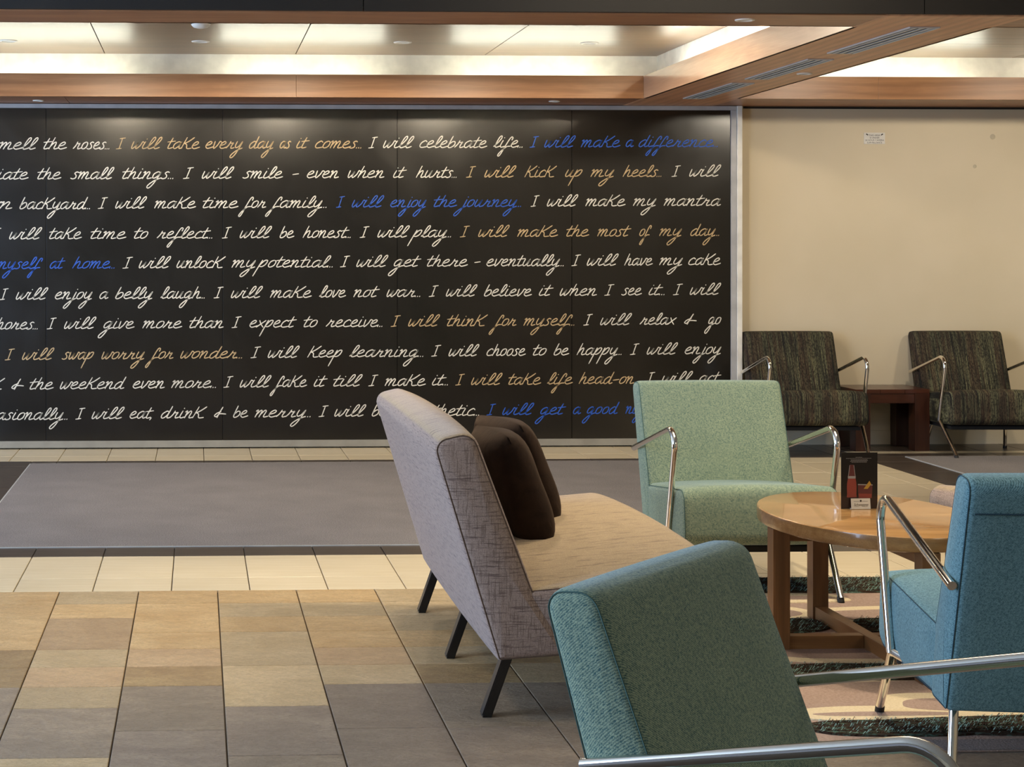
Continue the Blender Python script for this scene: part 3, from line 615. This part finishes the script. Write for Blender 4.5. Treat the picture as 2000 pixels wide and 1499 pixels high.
# ------------------------------------------------------------------ armchairs
CH=dict(W=.318,yBT=.300,zBT=.814,yBR=.403,zBR=.808,yJ=.134,zJ=.405,ySF=-.352,zSF=.455,ySB=-.385,zSB=.245,yRB=.214,zRB=.180)
def make_chair(name,label,loc,rz,fab,seam,group=None):
    c=CH; t=thing(name,label,'chair',loc,rz,group); W_=c['W']
    # backrest slab
    up=lambda nx: 1
    back=[(c['yBT'],c['zBT']+.012),(c['yBR'],c['zBR']+.006),(c['yRB'],c['zRB']),(c['yRB']-.12,c['zRB']+.012),(c['yJ']-.004,c['zJ']-.01)]
    b=cushion('backrest',back,[.045,.035,.012,.02,.02],W_,fab,t,er=.020,crown=.010,crown_mask=lambda y,z,n:(1 if n.x<-.5 and z>.42 else .35 if n.x>.5 else .3),seam=True,seam_mat=seam)
    # horizontal seam across the rear face
    f=.13; yy=c['yBR']+(c['yRB']-c['yBR'])*f+.0035; zz=c['zBR']+(c['zRB']-c['zBR'])*f
    tube('seam',[(-W_+.02,yy-.001,zz),(-W_*.5,yy+.0015,zz),(0,yy+.0022,zz),(W_*.5,yy+.0015,zz),(W_-.02,yy-.001,zz)],.0022,seam,b,n=5)
    seat=[(c['yJ']+.03,c['zJ']-.012),(c['yJ']+.0,c['zRB']+.018),(c['ySB']+.05,c['zSB']-.030),(c['ySB'],c['zSB']),(c['ySF']-.014,c['zSF']-.008)]
    cushion('seat',seat,[.02,.02,.06,.05,.055],W_-.001,fab,t,er=.022,crown=.016,crown_mask=lambda y,z,n:(1 if n.y>.6 else .35 if n.x<-.5 else 0),seam=True,seam_mat=seam)
    box('seat_frame',(-W_+.03,c['ySB']+.09,.180),(W_-.03,.10,.205),M['underside'],t,.004)
    R=.0125
    for s in (-1,1):
        xa=s*(W_+R+.001)
        AE=(xa,.312,.530); AB=(xa,-.328,.697); AK=(xa,-.202,.232)
        tube('arm_tube',fillet([AE,AB,AK],[.066],12),R,M['chrome'],t,n=18)
        lg=tube('leg',fillet([(s*(W_-.02),-.16,.222),(xa-s*.004,-.202,.236),(s*.300,-.419,.014)],[.012],4),R*1.02,M['chrome'],t,n=16)
        tube('foot_cap',[(s*.3005,-.410,.022),(s*.3,-.4205,.0)],R*1.1,M['rubber'],lg,n=12)
        lg=tube('leg',[(s*.255,.10,.200),(s*.282,.163,.014)],R*1.02,M['chrome'],t,n=16)
        tube('foot_cap',[(s*.2812,.1605,.020),(s*.282,.164,.0)],R*1.1,M['rubber'],lg,n=12)
    tube('cross_rail',[(-W_+.03,-.165,.212),(W_-.03,-.165,.212)],.010,M['chrome'],t,n=10)
    return t
T=make_chair('armchair','pale teal armchair with chrome arms facing the camera behind the coffee table',(2.247,6.818,.004),0.1,M['teal'],M['teal_seam'],'teal and blue armchairs')
dup(T,(1.103,2.78,0),48.0,'green-teal armchair nearest the camera, turned towards the right','teal and blue armchairs')
make_chair('armchair','blue armchair seen from behind at the right of the coffee table',(2.307,4.421,.006),173.4,M['blue'],M['blue_seam'],'teal and blue armchairs')
D=make_chair('armchair','dark striped armchair against the beige wall, left of the dark side table',(4.213,11.25,0),-1.5,M['stripe'],M['stripe_seam'],'striped armchairs by the wall')
dup(D,(5.428,11.25,0),-2.7,'dark striped armchair against the beige wall, right of the dark side table','striped armchairs by the wall')

# ------------------------------------------------------------------ sofas
def make_sofa(label,loc,rz):
    t=thing('sofa',label,'sofa',loc,rz,'tan linen sofas'); HW=.805
    back=[(.437,.868),(.560,.838),(.362,.186),(.15,.20),(.262,.405)]
    cushion('backrest',back,[.05,.04,.012,.02,.02],HW,M['linen'],t,er=.022,crown=.018,crown_mask=lambda y,z,n:(1 if n.x<-.5 and z>.42 else .5 if n.y>.5 else .4),nx=24,seam=True,seam_mat=M['linen_seam'])
    seat=[(.29,.395),(.16,.20),(-.30,.215),(-.345,.25),(-.352,.448)]
    cushion('seat',seat,[.02,.02,.03,.04,.05],HW-.001,M['linen'],t,er=.020,crown=.030,crown_mask=lambda y,z,n:(1 if n.y>.6 else .3 if n.x<-.5 else 0),nx=24,seam=True,seam_mat=M['linen_seam'])
    for x in (-.71,0,.71):
        for a,b in (((x,.315,.198),(x,.385,0)),((x,-.25,.215),(x,-.275,0))):
            bm=bmesh.new(); add_bar(bm,a,b,.045,.030,up=(0,1,0),bev=.003)
            for v in bm.verts:
                if v.co.z<.02: v.co.z=max(v.co.z,0) if v.co.z>.004 else 0
            finish('leg',bm,M['blackwood'],t)
    return t
make_sofa('tan linen armless sofa with splayed black legs and two brown cushions',(1.25,5.61,0),90)
make_sofa('tan sofa at the right edge, only its seat corner showing behind the table',(3.31,5.73,.006),-90)
def make_pillow(label,loc,rot,s=.208,th=.098):
    bm=bmesh.new(); n=18; grid={}
    for side in (1,-1):
        for i in range(n+1):
            for j in range(n+1):
                u=-1+2*i/n; v=-1+2*j/n
                if side==-1 and (i in(0,n) or j in(0,n)): grid[(side,i,j)]=grid[(1,i,j)]; continue
                pin=1-.06*abs(u)**4*abs(v)**2; pin2=1-.06*abs(v)**4*abs(u)**2
                h=th*((1-abs(u)**2.8)*(1-abs(v)**2.8))**.5
                h*=1+.12*math.sin(3*u+2*v)
                grid[(side,i,j)]=bm.verts.new((u*s*pin2,side*h,v*s*pin))
    for side in (1,-1):
        for i in range(n):
            for j in range(n): bm.faces.new((grid[(side,i,j)],grid[(side,i+1,j)],grid[(side,i+1,j+1)],grid[(side,i,j+1)]))
    o=finish('cushion',bm,M['velvet'],None,True); o.location=loc; o.rotation_euler=[math.radians(a) for a in rot]
    tag(o,label,'cushion','brown velvet cushions on the sofa'); return o
make_pillow('dark brown velvet cushion leaning on the sofa back, nearer of the two',(1.075,5.60,.592),(-20,0,97))
make_pillow('dark brown velvet cushion on the sofa, farther one propped in front',(1.165,5.97,.592),(-20,0,104))

# ------------------------------------------------------------------ coffee table
t=thing('coffee_table','oval honey oak coffee table on a crossed four-post base','table',(2.352,5.665,.006))
rx_,ry_=.356,.507
bm=bmesh.new(); add_lathe(bm,[(0,.423),(.97,.423),(.995,.427),(.999,.432),(1.0,.4665),(.996,.472),(.985,.4745),(0,.4745)],96,(0,0,0),rx_,ry_)
finish('table_top',bm,M['oak'],t,True,30)
for x,y in ((-.318,0),(.318,0),(0,.468),(0,-.468)):
    box('leg',(x-.03,y-.03,0),(x+.03,y+.03,.423),M['oak_z'],t,.0025)
box('cross_rail',(-.288,-.022,.002),(-.0235,.022,.048),M['oak_rail'],t,.002); box('cross_rail',(.0235,-.022,.002),(.288,.022,.048),M['oak_rail'],t,.002)
box('cross_rail',(-.022,-.438,.002),(.022,.438,.049),M['oak_y'],t,.002)
box('top_rail',(-.288,-.022,.379),(-.0235,.022,.423),M['oak_rail'],t,.002); box('top_rail',(.0235,-.022,.379),(.288,.022,.423),M['oak_rail'],t,.002); box('top_rail',(-.022,-.438,.379),(.022,.438,.409),M['oak_y'],t,.002)
# drinks card
M['card_black']=plain('glossy_black_card',lin(20,16,15),.3); M['rose']=plain('rose_drink_print',lin(140,62,50),.4); M['rose_dark']=plain('dark_rose_print',lin(92,44,42),.4)
M['grey_print']=plain('grey_print',lin(150,146,142),.5); M['lemon']=plain('lemon_print',lin(180,140,50),.5); M['label_cream']=plain('cream_label',lin(214,208,192),.45); M['brown_print']=plain('dark_brown_print',lin(46,28,22),.4)
o=thing('drinks_card','upright black drinks menu card with a pink bottle picture on the coffee table','menu card',(2.355,5.75,.4807),2)
cb=box('card',(-.0665,-.0012,.0),(.0665,.0012,.200),M['card_black'],o)
def flat(nm,pts,mat,y=-.0016,par=None):
    bm=bmesh.new(); f=bm.faces.new([bm.verts.new((x,y,z)) for x,z in pts]); r=bmesh.ops.extrude_face_region(bm,geom=[f]); bmesh.ops.translate(bm,verts=[v for v in r['geom'] if isinstance(v,bmesh.types.BMVert)],vec=(0,.0003,0)); return finish(nm,bm,mat,par or o)
K=.133/72.5; cx=lambda p:(p/10-40-36.5)*K; cz=lambda p:(128.5-p/10)*K   # from the card's own picture grid
def sym(c,prof): return [(cx(c-w),cz(z)) for w,z in prof]+[(cx(c+w),cz(z)) for w,z in reversed(prof)]
flat('ground_print',[(cx(405),cz(1270)),(cx(1125),cz(1290)),(cx(1125),cz(1050)),(cx(405),cz(1040))],M['brown_print'],-.0014)
flat('bottle_print',sym(612,[(92,1065),(100,1050),(92,1000),(96,850),(90,770),(76,700)]),M['rose'])
flat('bottle_label',sym(612,[(76,698),(78,650)]),M['grey_print'],-.0017)
flat('bottle_neck',sym(612,[(76,650),(60,590),(44,500),(44,430)]),M['rose_dark'])
for s in (-1,1): flat('neck_highlight',[(cx(612+s*72),cz(648)),(cx(612+s*62),cz(648)),(cx(612+s*36),cz(440)),(cx(612+s*46),cz(440))],M['grey_print'],-.0019)
flat('glass_print',[(cx(745),cz(1080)),(cx(1015),cz(1085)),(cx(1025),cz(830)),(cx(735),cz(820))],M['rose_dark'])
flat('glass_drink',[(cx(755),cz(1078)),(cx(1005),cz(1080)),(cx(1010),cz(1000)),(cx(750),cz(990))],M['rose'],-.0018)
flat('glass_rim',[(cx(735),cz(825)),(cx(1028),cz(835)),(cx(1028),cz(818)),(cx(735),cz(805))],M['grey_print'],-.0019)
flat('lemon_print',[(cx(850),cz(900)),(cx(930),cz(900)),(cx(1000),cz(810)),(cx(965),cz(745))],M['lemon'],-.0021)
for za,xa,xb in ((285,690,830),(308,500,1030),(332,590,960),(350,600,950),(366,580,945),(384,610,930)):
    for q in range(int((xb-xa)/34)): flat('text_line',[(cx(xa+q*34),cz(za+3)),(cx(xa+q*34+26),cz(za+3)),(cx(xa+q*34+26),cz(za-3)),(cx(xa+q*34),cz(za-3))],M['grey_print'])
bm=bmesh.new(); add_bar(bm,(0,-.0285,.0),(0,-.0235,.037),.070,.0022,up=(0,1,0)); st=finish('label_holder',bm,M['label_cream'],o); st.location=(-.0,.014,.001)
box('holder_foot',(-.035,-.014,.0),(.035,.010,.003),M['label_cream'],o)
text_mesh('lettering','Schweppes',.0135,(0,-.0143,.012),(PI/2-.13,0,0),M['print_dark'],o,shear=.3,sx=.88)
bm=bmesh.new(); add_lathe(bm,[(0,.0002),(.0036,.0002),(.0036,0)],16); p=finish('emblem',bm,M['print_dark'],o); p.location=(0,-.0122,.0295); p.rotation_euler=(PI/2-.13,0,0)
for z,w in ((.0275,.026),(.0095,.024)):
    for s in (-1,1): flat('label_rule',[(s*.006,z),(s*w,z),(s*w,z+.0006),(s*.006,z+.0006)],M['print_dark'],(-.0124 if z>.02 else -.0149))

# ------------------------------------------------------------------ side table
t=thing('side_table','dark mahogany square side table between the two striped armchairs','table',(4.845,11.455,0))
h=.262; hy=.205
for i in range(3): box('top_plank',(-h+i*2*h/3+.001,-hy,.402),(-h+(i+1)*2*h/3-.001,hy,.432),M['walnut'],t,.002)
for sx in (-1,1):
    for sy in (-1,1): box('leg',(sx*(h-.052)-.052,sy*(hy-.052)-.052,0),(sx*(h-.052)+.052,sy*(hy-.052)+.052,.4015),M['walnut_z'],t,.002)
for sy in (-1,1): box('apron',(-h+.105,sy*(hy-.022)-.018,.335),(h-.105,sy*(hy-.022)+.018,.4015),M['walnut'],t,.002)
for sx in (-1,1): box('apron',(sx*(h-.022)-.018,-hy+.105,.335),(sx*(h-.022)+.018,hy-.105,.4015),M['walnut'],t,.002)

# ------------------------------------------------------------------ rug
def pile(name,c1,c2,sc,b=.8):
    t=NT(name); v=t.coords(); n=t.noise(v,sc,3,.7); t.col(t.ramp(n,[(.3,c1),(.7,c2)])); t.setp(Roughness=1,Specular_IOR_Level=.05); t.bump(n,b,.006); return t.m
M['rug_pink']=pile('rug_dusty_pink',lin(156,134,122),lin(184,161,147),120); M['rug_cream']=pile('rug_cream',lin(214,196,160),lin(234,218,186),120)
M['rug_grey']=pile('rug_lilac_grey',lin(120,112,112),lin(160,150,146),140)
t=NT('rug_dark_shag'); v=t.coords((.45,1.6,1)); n=t.noise(v,60,4,.75,.6); n2=t.noise(t.coords((.25,1,1)),34,2,.6)
c=t.ramp(n,[(.36,lin(40,32,27)),(.50,lin(76,62,50)),(.57,lin(70,98,88)),(.68,lin(140,170,152))]); c=t.mix(t.ramp(n2,[(.5,(0,0,0,1)),(.56,(.7,.7,.7,1))]),c,lin(66,50,42)); t.col(c); t.setp(Roughness=1,Specular_IOR_Level=.05); t.bump(n,1,.01); M['rug_shag']=t.m
RUG=thing('area_rug','pink and cream pattern rug with dark teal shag bands under the coffee table','rug',(0,0,0))
RX0,RX1,RY0,RY1=1.60,4.3,4.49,6.90
box('rug_base',(RX0,RY0,0),(RX1,RY1,.005),M['rug_pink'],RUG,.003)
box('border_band',(RX0+.004,RY0+.004,.0051),(RX1-.004,RY0+.10,.0068),M['rug_grey'],RUG,.001)
def blob(nm,cx_,cy_,rx,ry,mat,z0,z1,seed,wob=.12,n=48,p=2.6):
    rnd=random.Random(seed); ph=[rnd.uniform(0,6.28) for _ in range(4)]
    bm=bmesh.new(); rings=[]
    def pt(a,f):
        w=1+wob*(.5*math.sin(2*a+ph[0])+.35*math.sin(3*a+ph[1])+.25*math.sin(5*a+ph[2]))
        c_,s_=math.cos(a),math.sin(a); q=(abs(c_)**p+abs(s_)**p)**(-1/p)
        x=cx_+rx*w*q*c_*f; y=cy_+ry*w*q*s_*f
        return min(max(x,RX0+.006),RX1-.006),min(max(y,RY0+.006),RY1-.006)
    for f,z in ((1,z0),(.985,z1),(.6,z1),(.25,z1)):
        rings.append([bm.verts.new((*pt(2*PI*k/n,f),z)) for k in range(n)])
    for a,b in zip(rings,rings[1:]):
        for k in range(n): bm.faces.new((a[k],a[(k+1)%n],b[(k+1)%n],b[k]))
    bm.faces.new(rings[-1]); return finish(nm,bm,mat,RUG)
# cream outlines with pink pebbles inside
for i,(cx_,cy_,rx,ry) in enumerate([(2.15,5.03,.52,.20),(3.0,4.98,.40,.19),(2.62,6.18,.26,.10),(3.2,6.2,.3,.13),(2.0,6.22,.3,.12),(2.9,5.5,.42,.2),(3.8,5.4,.4,.22),(3.9,6.3,.3,.2),(2.35,5.62,.40,.13),(3.75,4.95,.3,.17),(2.33,4.94,.20,.08),(2.05,4.85,.22,.035),(2.62,5.30,.16,.07),(2.2,6.48,.35,.05)]):
    blob('pebble_outline',cx_,cy_,rx+.05,ry+.045,M['rug_cream'],.0045,.0060+.00022*i,i,.10)
    blob('pebble_patch',cx_+.01,cy_-.005,rx-.01,ry-.012,M['rug_pink'],.0055,.0066+.00022*i,i,.10)
shag=[(2.7,6.72,1.08,.15),(2.14,6.0,.20,.11),(2.62,5.99,.17,.12),(2.16,5.33,.30,.10),(2.95,5.85,.22,.10),(2.02,4.70,.24,.075),(3.1,4.71,1.05,.105),(3.5,5.75,.3,.12),(3.6,5.15,.25,.08)]
for i,(cx_,cy_,rx,ry) in enumerate(shag):
    o=blob('shag_patch',cx_,cy_,rx,ry,M['rug_shag'],.0045,.0108+.00015*i,30+i,.10,64,3.5)
M['tuft_teal']=pile('teal_tufts',lin(104,140,130),lin(176,206,190),200); M['tuft_brown']=pile('brown_tufts',lin(58,44,36),lin(94,74,60),200)
def tufts(nm,mat,cnt,seed):
    rnd=random.Random(seed); vs=[]; fs=[]
    for i,(cx_,cy_,rx,ry) in enumerate(shag):
        rows=max(3,int(2*ry/.028)); k=int(cnt*rx*ry/.1)
        for q in range(k):
            x=cx_+rx*rnd.uniform(-.93,.93); row=rnd.randrange(rows); y=cy_+ry*.92*(-1+2*(row+.5)/rows)+rnd.gauss(0,.004)
            if abs((x-cx_)/rx)**3+abs((y-cy_)/ry)**3>.85: continue
            a=rnd.uniform(-.5,.5)+(PI if rnd.random()<.5 else 0); L=rnd.uniform(.010,.024); w=.0017; zt=.0125+rnd.uniform(.003,.012)
            dx,dy=math.cos(a)*L,math.sin(a)*L*.5; b=len(vs)
            vs+= [(x,y-w,.0105),(x,y+w,.0105),(x+dx*.5,y+dy*.5+w,zt),(x+dx*.5,y+dy*.5-w,zt),(x+dx,y+dy,.0112)]
            fs+= [(b,b+1,b+2,b+3),(b+3,b+2,b+4)]
    me=bpy.data.meshes.new(nm); me.from_pydata(vs,[],fs); me.materials.append(mat); o=bpy.data.objects.new(nm,me); COL.objects.link(o); o.parent=RUG; o['kind']='stuff'
tufts('teal_tufts',M['tuft_teal'],900,1); tufts('brown_tufts',M['tuft_brown'],1100,2)
